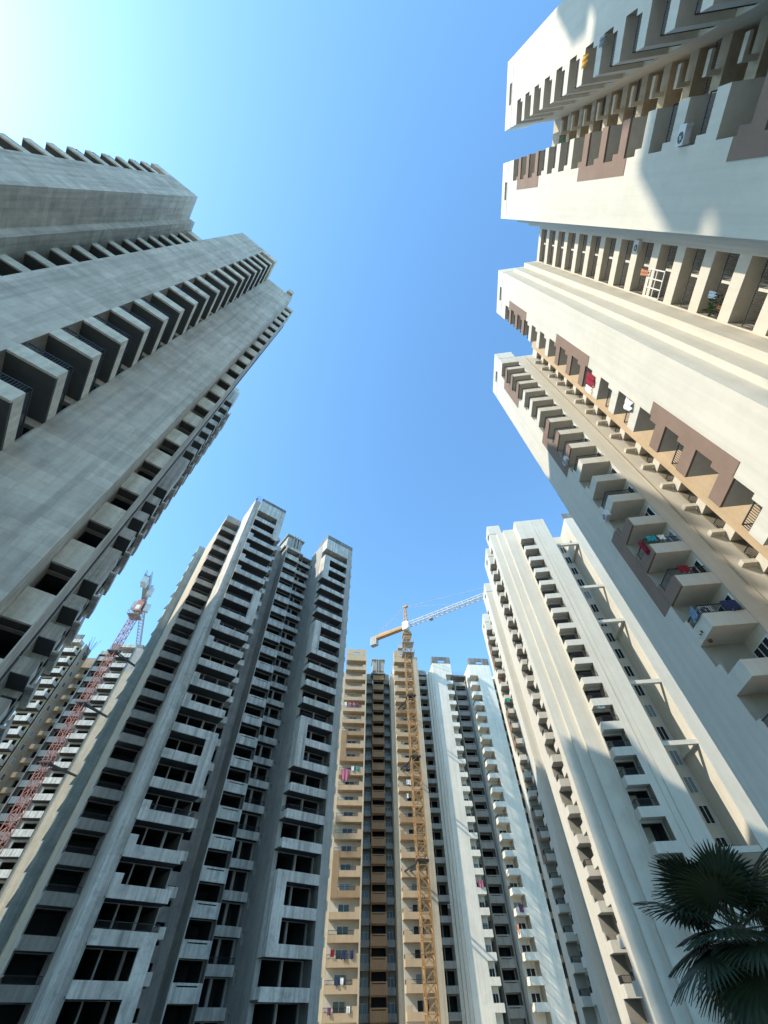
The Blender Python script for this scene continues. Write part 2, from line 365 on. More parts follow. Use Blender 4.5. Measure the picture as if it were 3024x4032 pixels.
# ------------------------------------------------------------------ unfinished concrete tower, left
def left_tower():
    T = Tower('concrete_tower', 'bare grey concrete tower looming on the left edge, chevron balconies along its corner', 38.6, -15, 25, group=None)
    m = mat('board_concrete', (0.56, 0.525, 0.45), 0.14, 0.35, 0.93, streak=0.28, stain=(0.33, 0.30, 0.25), stain_amt=0.75, bump=0.35, bscale=7, joints=(T.root, 1.55, 0.62), jcol=0.78)
    mat('band_concrete', (0.64, 0.61, 0.51), 0.12, 0.6, 0.93, streak=0.3, stain=(0.22, 0.2, 0.16), stain_amt=0.5, bump=0.3, bscale=8)
    H = 73.6; ZS = [z for z in rng(1.25 + 1.6 + 0, 3.0, 24)]
    C = 'board_concrete'; Bn = 'band_concrete'
    T.solid(-24.65, -20.9, 14.5, 19, 0, H, C)
    T.loggia(-26.6, -24.65, 14.5, 17.6, ZS, H, 0.9, Bn, openL=True, rail=(0.5, 0.14, 0.012), railp=0.6, holes=[(0.1, 0.95, 0.2, 2.5)], inner='raw_concrete', soff='shade_and_joint')
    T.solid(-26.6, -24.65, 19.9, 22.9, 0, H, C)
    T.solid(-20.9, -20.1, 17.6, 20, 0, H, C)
    T.loggia(-20.1, -18.3, 18.9, 20.6, ZS, H, 0.9, Bn, holes=[(0.08, 0.92, 0.2, 2.5)], soff='shade_and_joint')
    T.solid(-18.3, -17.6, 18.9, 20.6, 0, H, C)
    T.loggia(-17.6, -15.8, 18.9, 20.6, ZS, H, 0.9, Bn, holes=[(0.08, 0.92, 0.2, 2.5)], soff='shade_and_joint')
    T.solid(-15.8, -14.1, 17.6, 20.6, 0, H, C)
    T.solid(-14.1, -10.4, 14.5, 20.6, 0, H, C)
    T.loggia(-10.4, -8.3, 14.5, 17.6, ZS, H, 0.9, Bn, openR=True, rail=(0.5, 0.12, 0.014), railp=0.8, holes=[(0.1, 0.95, 0.2, 2.5)], inner='raw_concrete', soff='shade_and_joint')
    T.solid(-10.4, -8.3, 19.9, 22.9, 0, H, C)
    T.solid(-8.3, -4.01, 17.5, 21.9, 0, H, C)
    T.solid(-5.1, -4.2, 17.05, 18.9, H - 0.0, H + 1.6, C, 'parapet')
    # corner bay: tall pale spandrels and dark openings
    ZC = [z for z in rng(1.0 + 1.6, 3.0, 24)]
    T.loggia(-4.0, -2.93, 18.9, 19.6, ZC, H - 0.8, 1.5, Bn, holes=[(0.01, 0.99, 0.1, 2.98)], inner='grey_plaster', soff='shade_and_joint', openR=False)
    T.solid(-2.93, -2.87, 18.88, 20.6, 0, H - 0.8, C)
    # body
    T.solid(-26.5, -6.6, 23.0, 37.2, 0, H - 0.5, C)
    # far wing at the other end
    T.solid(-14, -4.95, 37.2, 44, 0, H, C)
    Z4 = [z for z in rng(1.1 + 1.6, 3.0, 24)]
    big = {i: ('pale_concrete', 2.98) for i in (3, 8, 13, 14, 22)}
    T.loggia(-4.95, -3.72, 37.2, 40.0, Z4, H, 1.25, 'pale_concrete', openR=True, holes=[(0.1, 0.95, 0.2, 2.5)], soff='shade_and_joint', alt=big)
    T.solid(-4.95, -3.72, 42.25, 43.5, 0, H, C)
    mb = MB(); mb.box(-3.72, -3.2, 39.6, 43.6, 0, 0.18); mb.box(-3.34, -3.2, 39.6, 43.6, 0.18, 1.0); me = mb.obj_mesh('balcony', ['pale_concrete'], T.xf())
    for z in Z4[:-1]: link('balcony', me, T.root, (0, 0, z + 0.3))
    T.solid(-5.3, -4.2, 37.6, 40, H, H + 1.8, C, 'parapet')
    return T
L_T = left_tower()

# ------------------------------------------------------------------ unfinished grey tower, centre left
def grey_tower():
    T = Tower('concrete_tower', 'stained grey unfinished tower with deep dark balconies left of the tan tower', 38.6, 20, 62)
    FH = 2.9; H = 70.5; ZS = [0.6 + FH * i for i in range(24)]   # top entry 67.3
    C = 'raw_concrete'; Pc = 'pale_concrete'
    T.solid(9.2, 10.35, 55.0, 60.9, 0, H, Pc, 'pillar')
    fr = {}
    for i in (0, 1, 6, 7, 14, 15, 20, 21): fr[i] = (Pc, 0.98)
    T.loggia(10.35, 16.0, 54.4, 56.4, ZS, H, 0.98, Pc, openR=True, openL=False, rail=(0.5, 0.16, 0.012), railp=0.5, stub=None, holes=[(0.01, 0.31, 0.16, 2.85), (0.335, 0.655, 0.16, 2.85), (0.70, 0.985, 0.16, 2.85)], inner='grey_plaster', soff='shade_and_joint', hole_depth=6)
    mb = MB(); mb.box(10.35, 11.2, 54.4, 54.54, 0, 0.75); me = mb.obj_mesh('parapet', [Pc], T.xf())
    for i, z in enumerate(ZS[:-1]):
        if i in (3, 4, 5, 9, 10, 12, 13, 17, 18, 19, 20): link('parapet', me, T.root, (0, 0, z + 0.98))
    # two-storey concrete frames joined down their right side
    mb = MB(); mb.box(14.7, 16.003, 54.395, 54.7, 0, 2 * FH + 0.9); mb.box(15.7, 16.003, 54.7, 55.6, 0, 2 * FH + 0.9); me = mb.obj_mesh('frame_panel', [Pc], T.xf())
    for i in (0, 6, 14, 21):
        z = ZS[i] if i < 21 else ZS[21] - 0.2
        link('frame_panel', me, T.root, (0, 0, z + 0.02))
    T.solid(15.88, 16.0, 56.42, 63, 0, H, C)
    mb = MB(); mb.box(10.4, 16.0, 54.5, 54.75, H, H + 1.0); mb.box(9.2, 9.5, 55, 60.9, H, H + 0.8); T.part('parapet', mb, ['weathered_cap'])
    # small ledges beside the shaft
    mb = MB(); mb.box(16.1, 17.5, 57.6, 59.4, 0, 0.16); mb.box(16.1, 17.5, 57.6, 57.74, 0.16, 0.85); mb.box(17.36, 17.5, 57.74, 59.4, 0.16, 0.85); me = mb.obj_mesh('ledge', [Pc], T.xf())
    for z in ZS[:-1]: link('ledge', me, T.root, (0, 0, z + 0.9))
    T.wall(16.0, 20.2, 63.0, 0, H - 1, [(16.5, 18.9, z + 1.0, z + 2.7) for z in ZS[:-1]], C, 3)
    # centre shaft
    T.solid(20.2, 20.35, 60.0, 66, 0, H - 2.5, C)
    T.loggia(20.35, 23.4, 60.0, 60.9, ZS, H - 2.5, 1.3, Pc, holes=[(0.02, 0.98, 0.16, 2.85)], inner='grey_plaster', soff='shade_and_joint', slot=(0.15, 0.85, 0.78, 0.86), hole_depth=4)
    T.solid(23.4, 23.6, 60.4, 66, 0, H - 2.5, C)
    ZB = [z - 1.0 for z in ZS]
    T.loggia(23.6, 27.3, 62.0, 63.0, ZB + [ZB[-1] + FH], H - 1.5, 0.85, Pc, holes=[(0.05, 0.46, 0.16, 2.8), (0.54, 0.95, 0.16, 2.8)], inner='grey_plaster', soff='shade_and_joint', rail=(0.5, 0.16, 0.012), railp=0.4, hole_depth=2.4)
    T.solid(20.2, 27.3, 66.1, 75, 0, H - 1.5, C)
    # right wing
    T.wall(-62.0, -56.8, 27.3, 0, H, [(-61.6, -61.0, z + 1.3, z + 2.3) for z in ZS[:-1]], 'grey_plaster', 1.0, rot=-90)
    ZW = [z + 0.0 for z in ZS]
    T.loggia(27.3, 32.9, 55.0, 56.8, ZW, H, 0.95, Pc, openL=True, holes=[(0.10, 0.52, 0.16, 2.85), (0.56, 0.98, 0.16, 2.85)], inner='grey_plaster', soff='shade_and_joint', rail=(0.5, 0.15, 0.012), railp=0.6, hole_depth=6)
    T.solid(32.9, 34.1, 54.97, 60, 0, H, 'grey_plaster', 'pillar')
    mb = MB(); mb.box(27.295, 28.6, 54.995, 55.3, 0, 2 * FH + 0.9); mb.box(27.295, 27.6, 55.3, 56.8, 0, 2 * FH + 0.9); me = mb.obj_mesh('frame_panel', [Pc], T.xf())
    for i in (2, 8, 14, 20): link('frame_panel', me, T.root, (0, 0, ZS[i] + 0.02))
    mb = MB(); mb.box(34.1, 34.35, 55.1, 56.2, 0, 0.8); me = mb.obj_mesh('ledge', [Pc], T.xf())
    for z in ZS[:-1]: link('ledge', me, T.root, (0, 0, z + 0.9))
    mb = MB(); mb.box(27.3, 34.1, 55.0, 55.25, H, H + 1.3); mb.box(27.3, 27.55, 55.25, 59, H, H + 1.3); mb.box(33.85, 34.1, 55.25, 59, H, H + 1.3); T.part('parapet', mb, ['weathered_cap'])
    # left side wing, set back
    T.loggia(6.1, 9.15, 60.9, 62.6, ZS, H - 1.5, 0.95, 'grey_plaster', openL=True, holes=[(0.05, 0.97, 0.16, 2.85)], inner='grey_plaster', soff='shade_and_joint', rail=(0.5, 0.16, 0.012), railp=0.5, hole_depth=2.5)
    T.solid(6.1, 6.25, 62.62, 73, 0, H - 1.5, 'beige_plaster')
    mat('netted_concrete', (0.40, 0.47, 0.45), 0.18, 0.8, 0.95, streak=0.3)
    T.solid(4.7, 6.08, 73, 74.5, 0, H - 1.5, 'netted_concrete', 'pillar')
    for z in ZS[:-1]:
        mb = MB(); a = random.uniform(0.25, 0.5); mb.quad((4.7 - a, 73.05, z + 1.0), (4.69, 73.02, z + 1.1), (4.69, 73.02, z + 2.6), (4.64, 73.05, z + 2.5)); mb.quad((4.69, 73.0, z + 1.1), (4.7 - a, 73.03, z + 1.0), (4.64, 73.03, z + 2.5), (4.69, 73.0, z + 2.6))
        T.part('net_flap', mb, ['netted_concrete'])
    T.solid(6.5, 20.2, 66.2, 76, 0, H - 1.6, C); T.solid(20.2, 34, 66.2, 76, 0, H - 1.6, C)
    # roof tank on the shaft
    mb = MB(); x0, x1, y0, y1 = 20.0, 24.3, 61, 65.5; z = H - 2.5
    mb.box(x0 - 0.3, x1 + 0.3, y0 - 0.3, y1 + 0.3, z, z + 0.35); mb.box(x0 + .3, x1 - .3, y0 + .3, y1 - .3, z + 0.35, z + 4.4); mb.box(x0 - 0.1, x1 + 0.1, y0 - 0.1, y1 + 0.1, z + 4.4, z + 4.7)
    for xx in (21.6, 22.3, 23.0): mb.box(xx, xx + 0.25, y0 - 0.1, y0 + 0.28, z + 0.35, z + 5.2)
    T.part('water_tank', mb, ['grey_plaster'])
    mb = MB()
    for i in range(0):
        x = 10.6 + i * 0.8 + random.uniform(-.2, .2); mb.bar((x, 55 + random.random(), H), (x + random.uniform(-.15, .15), 55.2, H + random.uniform(1.3, 2.2)), 0.02)
    for i in range(5):
        x = 9.3 + i * 0.2; mb.bar((x, 55.3, H), (x + random.uniform(-.1, .2), 55.3, H + random.uniform(1.4, 2.4)), 0.02)
    T.part('rebar', mb, ['rail_iron'])
    return T
B_T = grey_tower()

# ------------------------------------------------------------------ tan tower and its white neighbour, far centre
def tan_tower():
    T = Tower('tan_tower', 'tan and cream apartment tower behind the yellow crane mast', 6, 9, 112)
    FH = 2.98; H = 70.0; ZS = [1.6 + 63.6 - FH * i for i in range(21, -1, -1)]
    tb = 'tan_paint'
    alt = {i: ('tan_dark', 0.0 + 1.2) for i in (6, 7, 8, 9, 14, 15, 16, 17)}
    top = ZS + [ZS[-1] + FH]
    T.loggia(-0.8, 4.9, 106, 108.0, top, H, 0.98, tb, inner='cream', openL=True, rail=(0.55, 0.2, 0.015), railp=0.8, stub=('R', 0.9, 0.7), alt={i: ('tan_dark', 0.98) for i in (5, 7, 13, 15)}, win=(0.28, 0.66, 0.16, 2.3, 'window_glass'))
    T.solid(4.9, 5.2, 105.95, 113, 0, H, 'beige_plaster')
    for i in (5, 13):
        z0 = top[i]; T.solid(-0.82, 0.5, 105.97, 106.0, z0, z0 + 2 * FH + 0.98, 'tan_dark', 'panel'); T.solid(-0.82, 0.5, 106.0, 106.12, z0 + 0.98, z0 + 2 * FH, 'tan_dark', 'panel')
    T.solid(-2.2, -0.85, 109, 113, 0, H - 4, 'beige_plaster')
    # slim window bays and the shaft
    def bay(x0, x1, y, zoff, bh, m, win=True, inner='grey_plaster'):
        T.loggia(x0, x1, y, y + 1.6, [z + zoff for z in ZS] + [ZS[-1] + zoff + FH], H - 4, bh, m, inner=inner, win=(0.1, 0.9, 0.2, 2.2, 'pale_glass') if win else None, holes=None if win else [(0.06, 0.94, 0.2, 2.8)], leaves=2)
    bay(5.2, 7.35, 113, 0.0, 1.0, 'grey_plaster')
    T.loggia(7.35, 10.55, 111, 111.7, top, H - 3, 1.6, 'tan_dark', inner='tan_dark', slot=(0.1, 0.9, 0.8, 0.88), holes=[(0.08, 0.95, 0.2, 2.8)])
    bay(10.55, 12.3, 113, 0.0, 1.0, 'grey_plaster')
    T.solid(12.3, 13.28, 109, 114, 0, H - 4, 'beige_plaster', 'pillar')
    T.loggia(13.3, 18.9, 106, 108.0, top, H, 0.98, tb, inner='cream', openL=True, rail=(0.55, 0.2, 0.015), railp=0.6, stub=('L', 0.9, 0.7), alt={i: ('tan_dark', 0.98) for i in (8, 9, 16, 17)}, win=(0.36, 0.74, 0.16, 2.3, 'window_glass'))
    T.solid(18.9, 20.2, 106, 114, 0, H, 'beige_plaster')
    T.loggia(20.2, 23.3, 110, 112, top, H - 3.3, 0.95, 'grey_plaster', inner='grey_plaster', holes=[(0.03, 0.47, 0.2, 2.8), (0.53, 0.97, 0.2, 2.8)])
    T.solid(-2.2, 23.3, 114.7, 135, 0, H - 4.2, 'beige_plaster')
    T.solid(-0.8, 4.9, 108.3, 114.7, 0, H, 'cream'); T.solid(13.3, 18.9, 108.3, 114.7, 0, H, 'cream')
    for x0, x1 in ((-0.8, 4.9), (13.3, 18.9)):
        c = (x0 + x1) / 2; mb = MB(); y = 106
        mb.box(x0, x1, y, y + .25, H + .05, H + .25); mb.box(x0, c - 1, y, y + .25, H + .25, H + .75); mb.box(c + 1, x1, y, y + .25, H + .25, H + .75); mb.box(x0, x1, y, y + .25, H + .75, H + 1.9); mb.box(x0, x0 + .25, y + .25, y + 2, H + .05, H + 1.9); mb.box(x1 - .25, x1, y + .25, y + 2, H + .05, H + 1.9)
        T.part('parapet', mb, ['tan_paint'])
    mb = MB(); z = H - 3
    mb.box(6.8, 11.1, 110.6, 114.5, z, z + .3); mb.box(7.2, 10.7, 111, 114.3, z + .3, z + 4.6); mb.box(6.9, 11, 110.7, 114.4, z + 4.6, z + 4.9)
    for x in (8.3, 8.9): mb.box(x, x + .2, 110.75, 110.98, z + .3, z + 5)
    T.part('water_tank', mb, ['grey_plaster'])
    return T
C_T = tan_tower()

def pale_tower():
    T = Tower('pale_tower', 'weathered white tower with slotted parapets right of the yellow crane', 6, 34, 114)
    FH = 2.98; H = 69.5; ZS = [1.6 + 61.4 - FH * i for i in range(20, -1, -1)]; top = ZS + [ZS[-1] + FH]
    W = 'white_plaster'
    for x0, x1, y in ((23.3, 23.9, 109.6), (23.9, 24.5, 108.9), (24.5, 25.1, 108.4)): T.solid(x0, x1, y, 113, 0, H - 3 + (x0 - 23), W, 'pilaster')
    T.solid(25.1, 28.8, 108, 114, 0, H, W)
    T.loggia(28.8, 30.7, 108, 110.4, top, H, 1.05, W, openR=True, inner=W, win=(0.35, 0.9, 0.16, 2.2, 'window_glass'), rail=(0.5, 0.2, 0.015), railp=0.4)
    T.solid(28.8, 30.7, 110.7, 116, 0, H, W)
    T.loggia(30.7, 32.6, 114.5, 116, top, H - 3, 1.0, 'grey_plaster', holes=[(0.05, 0.95, 0.2, 2.8)])
    T.loggia(32.6, 35.6, 113, 114.4, [z - 0.6 for z in top], H - 3, 1.45, 'grey_plaster', slot=(0.1, 0.9, 0.78, 0.86), holes=[(0.04, 0.96, 0.2, 2.8)])
    T.solid(32.4, 32.6, 112.8, 116, 0, H - 2.5, 'grey_plaster'); T.solid(35.6, 35.8, 112.8, 116, 0, H - 2.5, 'grey_plaster')
    T.loggia(35.8, 37.0, 114.5, 116, top, H - 3, 1.0, 'grey_plaster', holes=[(0.05, 0.95, 0.2, 2.8)])
    T.loggia(36.2, 38.6, 108, 110.8, top, H, 1.05, W, openL=True, inner=W, win=(0.2, 0.9, 0.16, 2.2, 'window_glass'), rail=(0.5, 0.2, 0.015), railp=0.5)
    T.solid(36.2, 38.6, 111.1, 114.4, 0, H, W)
    T.solid(38.6, 42.8, 108, 116, 0, H, W)
    T.loggia(42.8, 45.6, 112, 114, top, H - 2, 0.95, 'beige_plaster', inner='grey_plaster', holes=[(0.05, 0.95, 0.2, 2.8)])
    T.solid(45.6, 52, 108, 116, 0, H, W)
    T.solid(25.1, 52, 118.5, 135, 0, H - 3.1, W)
    for x0, x1 in ((25.1, 30.7), (36.6, 42.8)):
        c = (x0 + x1) / 2; mb = MB(); y = 108
        mb.box(x0, x1, y, y + .25, H + .05, H + .3); mb.box(x0, c - .9, y, y + .25, H + .3, H + 1.1); mb.box(c + .9, x1, y, y + .25, H + .3, H + 1.1); mb.box(x0, x1, y, y + .25, H + 1.1, H + 2.2); mb.box(x0, x0 + .25, y + .25, y + 2, H + .05, H + 2.2); mb.box(x1 - .25, x1, y + .25, y + 2, H + .05, H + 2.2)
        T.part('parapet', mb, ['weathered_cap'])
    mb = MB(); z = H - 3
    mb.box(31.6, 36.4, 112.4, 116, z + 1.6, z + 2.0); 
    for x in (32.0, 36.0):
        for y in (112.8, 115.6): mb.box(x - .15, x + .15, y - .15, y + .15, z, z + 1.6)
    for i in range(14): x = 31.8 + i * .34; mb.bar((x, 112.6, z + 2), (x + random.uniform(-.1, .1), 112.6, z + random.uniform(2.9, 4.0)), 0.025)
    T.part('roof_canopy', mb, ['weathered_cap'])
    return T
P_T = pale_tower()

# ------------------------------------------------------------------ far tower behind the red crane
def far_tower():
    T = Tower('far_tower', 'far tan and grey tower under construction behind the red crane', 6, -68, 108)
    FH = 3.0; H = 68.5; ZS = [1.6 + 66.0 - FH * i for i in range(21, -1, -1)]
    Pc = 'pale_concrete'; B = 'beige_plaster'
    T.loggia(-79.2, -73.9, 101.5, 103.5, ZS, H, 1.15, Pc, openL=True, openR=True, inner=B, holes=[(0.1, 0.9, 0.2, 2.6)], soff='shade_and_joint', stub=('R', 0.7, 0.6))
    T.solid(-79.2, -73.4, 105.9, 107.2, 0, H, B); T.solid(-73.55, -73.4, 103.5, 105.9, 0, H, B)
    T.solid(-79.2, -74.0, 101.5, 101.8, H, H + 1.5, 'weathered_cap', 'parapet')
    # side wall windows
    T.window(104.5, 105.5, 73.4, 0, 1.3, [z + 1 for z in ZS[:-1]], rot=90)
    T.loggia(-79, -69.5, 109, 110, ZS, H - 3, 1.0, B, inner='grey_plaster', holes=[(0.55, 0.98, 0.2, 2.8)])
    T.loggia(-69.3, -65.2, 105.2, 106.2, ZS, H - 2, 1.25, 'grey_plaster', holes=[(0.06, 0.5, 0.2, 2.8), (0.56, 0.94, 0.2, 2.8)], soff='shade_and_joint')
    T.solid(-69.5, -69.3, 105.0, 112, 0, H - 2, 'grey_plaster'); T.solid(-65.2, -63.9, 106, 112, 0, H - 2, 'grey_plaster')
    T.loggia(-63.9, -59.8, 103, 105, ZS, H, 1.15, Pc, openL=True, inner='grey_plaster', holes=[(0.1, 0.9, 0.2, 2.6)], soff='shade_and_joint')
    T.solid(-63.9, -59.8, 107.4, 112, 0, H, 'grey_plaster')
    T.solid(-59.8, -57.2, 103.2, 112, 0, H - 8, B, 'pillar'); T.solid(-59.8, -57.2, 103.2, 112, H - 8, H - 1, 'grey_plaster', 'pillar')
    T.loggia(-57.2, -52, 106, 108, ZS, H - 2, 1.1, B, holes=[(0.1, 0.9, 0.2, 2.6)])
    T.solid(-79, -48, 116.5, 130, 0, H - 3, 'grey_plaster')
    T.solid(-67.5, -58.5, 106, 112, H, H + 0.4, 'weathered_cap', 'roof_slab')
    T.solid(-69, -60.5, 108, 114, H + 0.4, H + 3.2, 'weathered_cap', 'stair_head')
    for x_, n_ in ((-72.5, 9), (-56, 6)):
        mb = MB(); mb.box(x_ - 0.3, x_ + 0.3, 104.6, 105.2, H - 4, H - 2.9)
        for i in range(n_):
            mb.bar((x_ + random.uniform(-.3, .3), 104.9, H - 3.2), (x_ + random.uniform(-1.6, 1.6), 104.9 + random.uniform(-1, 1), H + random.uniform(0.5, 2.8)), 0.03)
        T.part('rebar', mb, ['rail_iron'])
    return T
A_T = far_tower()

# ------------------------------------------------------------------ tower behind the viewer (its shadow falls on the right-hand tower)
def rear_tower():
    T = Tower('concrete_tower', 'very tall grey concrete tower behind the viewer', 174, 50, 46)
    H = 101.6; ZS = rng(3.0, 3.0, 33)
    for x0, x1, x2 in ((33.9, 36.6, 38.6), (42.5, 46.5, 48.5), (53.0, 56.5, 58.5), (62.0, 65.0, 67.0)):
        T.solid(x0, x1, 40.2, 45, 0, H, 'raw_concrete'); T.loggia(x1, x2, 40.2, 43, ZS, H, 0.9, 'pale_concrete', openR=True, holes=[(0.1, 0.9, 0.2, 2.5)])
    T.solid(33.9, 67, 45.3, 60, 0, H - 2.2, 'raw_concrete')
    return T
rear_tower()
def hidden_tower():
    T = Tower('concrete_tower', 'grey concrete tower hidden behind the left tower', 38.6, -31, 65)
    H = 71.6; ZS = rng(3.0, 3.0, 23)
    for x0, x1, x2 in ((-42, -38, -36), (-26, -22.4, -20.4)):
        T.solid(x0, x1, 50, 57, 0, H, 'raw_concrete'); T.loggia(x1, x2, 50, 53, ZS, H, 0.9, 'pale_concrete', openR=True, holes=[(0.1, 0.9, 0.2, 2.5)])
    T.solid(-42, -20.4, 57, 84, 0, H - 1, 'raw_concrete')
hidden_tower()

# ------------------------------------------------------------------ cranes
mat('crane_yellow', (0.37, 0.22, 0.10), 0.15, 0.8, 0.6, stain=(0.30, 0.13, 0.05), stain_amt=0.6)
mat('crane_pale', (0.48, 0.46, 0.42), 0.12, 0.8, 0.6, stain=(0.35, 0.22, 0.10), stain_amt=0.3)
mat('crane_red', (0.36, 0.15, 0.12), 0.15, 0.8, 0.6, stain=(0.5, 0.4, 0.35), stain_amt=0.4)
mat('crane_grey', (0.30, 0.31, 0.31), 0.12, 0.8, 0.7)
mat('cab_white', (0.62, 0.64, 0.62), 0.05, 1.0, 0.4)
mat('ballast', (0.36, 0.35, 0.32), 0.12, 0.9, 0.9)
def lattice_mast(x, y, z0, z1, w, bay, r, d):
    mb = MB(); h = w / 2; c = [(-h, -h), (h, -h), (h, h), (-h, h)]
    for a, b in c: mb.bar((x + a, y + b, z0), (x + a, y + b, z1), r)
    n = max(1, int((z1 - z0) / bay)); s = (z1 - z0) / n
    for i in range(n):
        za, zb = z0 + i * s, z0 + (i + 1) * s
        for k in range(4):
            p, q = c[k], c[(k + 1) % 4]
            mb.bar((x + p[0], y + p[1], za), (x + q[0], y + q[1], za), d)
            if (i + k) % 2: p, q = q, p
            mb.bar((x + p[0], y + p[1], za), (x + q[0], y + q[1], zb), d)
    return mb
def lattice_jib(l, w, h, bay, r, d, tri=True):
    """triangular boom along +x from the origin"""
    mb = MB(); n = int(l / bay); s = l / n
    for yy in (-w / 2, w / 2): mb.bar((0, yy, 0), (l, yy, 0), r)
    mb.bar((0, 0, h), (l, 0, h * 0.8), r)
    for i in range(n):
        a, b, m_ = i * s, (i + 1) * s, (i + .5) * s
        for yy in (-w / 2, w / 2): mb.bar((a, yy, 0), (m_, 0, h * 0.95), d); mb.bar((m_, 0, h * 0.95), (b, yy, 0), d)
        mb.bar((a, -w / 2, 0), (b, w / 2, 0), d); mb.bar((a, -w / 2, 0), (a, w / 2, 0), d)
    return mb
def empty(name, loc, rz, label, cat, group=None):
    e = bpy.data.objects.new(name, None); COL.objects.link(e); e.location = loc; e.rotation_euler = (0, 0, rz); tag(e, label, cat, group); return e
def sub(name, mb, mats, parent, loc=(0, 0, 0), rz=0):
    o = link(name, mb.obj_mesh(name, mats), parent, loc); o.rotation_euler = (0, 0, rz); return o

t6 = rad(6)
def c6(u, d, z=0): return Vector((u * math.cos(t6) - d * math.sin(t6), u * math.sin(t6) + d * math.cos(t6), z))

# yellow crane in front of the tan tower
base = c6(16.65, 100.5)
cr = empty('tower_crane', base, t6, 'yellow tower crane with long pale jib in front of the tan tower', 'crane', 'tower cranes on the site')
sub('mast', lattice_mast(0, 0, 0, 70.0, 1.95, 1.6, 0.12, 0.07), ['crane_yellow'], cr)
for z in (21.6, 40.0, 54.5):      # tie collars back to the building
    mb = MB(); mb.box(-1.2, 1.2, -1.2, 1.2, z, z + 0.35); mb.bar((-0.9, 1, z + .1), (-3.2, 6.5, z - 0.3), 0.11); mb.bar((0.9, 1, z + .1), (-2.2, 6.5, z - 0.3), 0.11)
    sub('tie_collar', mb, ['rail_iron'], cr)
mb = MB()
for z in (67.0, 70.3):
    mb.box(-1.7, 1.7, -1.7, 1.7, z, z + 0.08)
    for a in (-1.7, 1.7):
        mb.bar((a, -1.7, z + 1.1), (a, 1.7, z + 1.1), 0.04); mb.bar((-1.7, a, z + 1.1), (1.7, a, z + 1.1), 0.04)
        for b in (-1.7, -.6, .6, 1.7): mb.bar((a, b, z), (a, b, z + 1.1), 0.03); mb.bar((b, a, z), (b, a, z + 1.1), 0.03)
mb.box(-3.0, -1.75, -1.6, -0.2, 68.2, 68.35); mb.box(-3.0, -1.75, -1.6, -1.5, 68.35, 69.4)
sub('platform', mb, ['crane_pale'], cr)
mb = MB(); mb.box(-1.1, 1.1, -1.1, 1.1, 72.2, 74.3); mb.box(-1.35, 1.35, -1.35, 1.35, 73.2, 73.6); sub('slewing_ring', mb, ['crane_yellow'], cr)
JA = math.atan2(-16.5, 22.0)
ct, st = math.cos(JA), math.sin(JA)
def jp(a, b, z): return (a * ct - b * st, a * st + b * ct, z)
sub('jib', lattice_jib(44, 1.3, 1.5, 1.6, 0.085, 0.045), ['crane_pale'], cr, (0, 0, 76.6), JA)
mb = MB(); mb.box(-12.5, -0.8, -0.65, 0.65, 76.2, 76.5); mb.box(-12.5, -0.8, -0.7, -0.6, 76.5, 77.2); mb.box(-12.5, -0.8, 0.6, 0.7, 76.5, 77.2); mb.box(-9.5, -6.5, -0.5, 0.5, 76.5, 77.6)
sub('counter_jib', mb, ['crane_yellow'], cr, (0, 0, 0), JA)
mb = MB()
for i in range(3): mb.box(-12.6 + i * .75, -11.95 + i * .75, -0.75, 0.75, 74.3, 76.9)
sub('counterweight', mb, ['ballast'], cr, (0, 0, 0), JA)
mb = MB()
for a, b in ((-.7, -.7), (.7, -.7), (.7, .7), (-.7, .7)): mb.bar((a, b, 74.3), (a * .25, b * .25, 84.2), 0.09)
for i in range(5):
    z = 75.8 + i * 1.7; k = .7 - .52 * (z - 74.3) / 9.9
    mb.bar((-k, -k, z), (k, -k, z), .05); mb.bar((-k, -k, z), (-k, k, z), .05); mb.bar((k, -k, z), (-k * .85, -k * .85, z + 1.6), .05); mb.bar((k, k, z), (k, -k, z), .05)
mb.box(-.6, .9, -.4, .4, 84.0, 84.5); sub('apex', mb, ['crane_yellow'], cr, (0, 0, 0), JA)
mb = MB(); mb.box(-0.2, 1.5, -2.2, -0.75, 74.4, 77.0); mb.box(1.5, 1.75, -2.1, -0.85, 74.8, 76.7); sub('cab', mb, ['cab_white'], cr, (0, 0, 0), JA)
mb = MB(); mb.bar((0, 0, 84.2), (36, 0, 78.0), 0.05); mb.bar((0, 0, 84.2), (17, 0, 78.0), 0.04); mb.bar((0, .3, 84.2), (-11, .5, 77), 0.05); mb.bar((0, -.3, 84.2), (-11, -.5, 77), 0.05)
sub('tie_rod', mb, ['crane_grey'], cr, (0, 0, 0), JA)
mb = MB(); mb.box(8, 9, -.6, .6, 75.9, 76.5); sub('trolley', mb, ['crane_grey'], cr, (0, 0, 0), JA)

# red crane in front of the far tower, jib pointing away
base = c6(-61.0, 97.0)
cr = empty('tower_crane', base, t6, 'red tower crane with white ballast blocks left of the grey tower', 'crane', 'tower cranes on the site')
sub('mast', lattice_mast(0, 0, 0, 74.5, 1.5, 1.5, 0.075, 0.045), ['crane_red'], cr)
for z in (36.0, 48.5, 62.0):
    mb = MB(); mb.box(-1.1, 1.1, -1.1, 1.1, z, z + .3); mb.bar((.9, .9, z), (4.0, 6.4, z), 0.12); mb.bar((.9, -.9, z), (4.3, 6.4, z), 0.12)
    sub('tie_collar', mb, ['rail_iron'], cr)
mb = MB(); mb.box(-1.6, 1.6, -1.6, 1.6, 73.4, 73.5)
for a in (-1.6, 1.6):
    mb.bar((a, -1.6, 74.5), (a, 1.6, 74.5), .04); mb.bar((-1.6, a, 74.5), (1.6, a, 74.5), .04)
    for b in (-1.6, -.5, .5, 1.6): mb.bar((a, b, 73.5), (a, b, 74.5), .03); mb.bar((b, a, 73.5), (b, a, 74.5), .03)
sub('platform', mb, ['crane_grey'], cr)
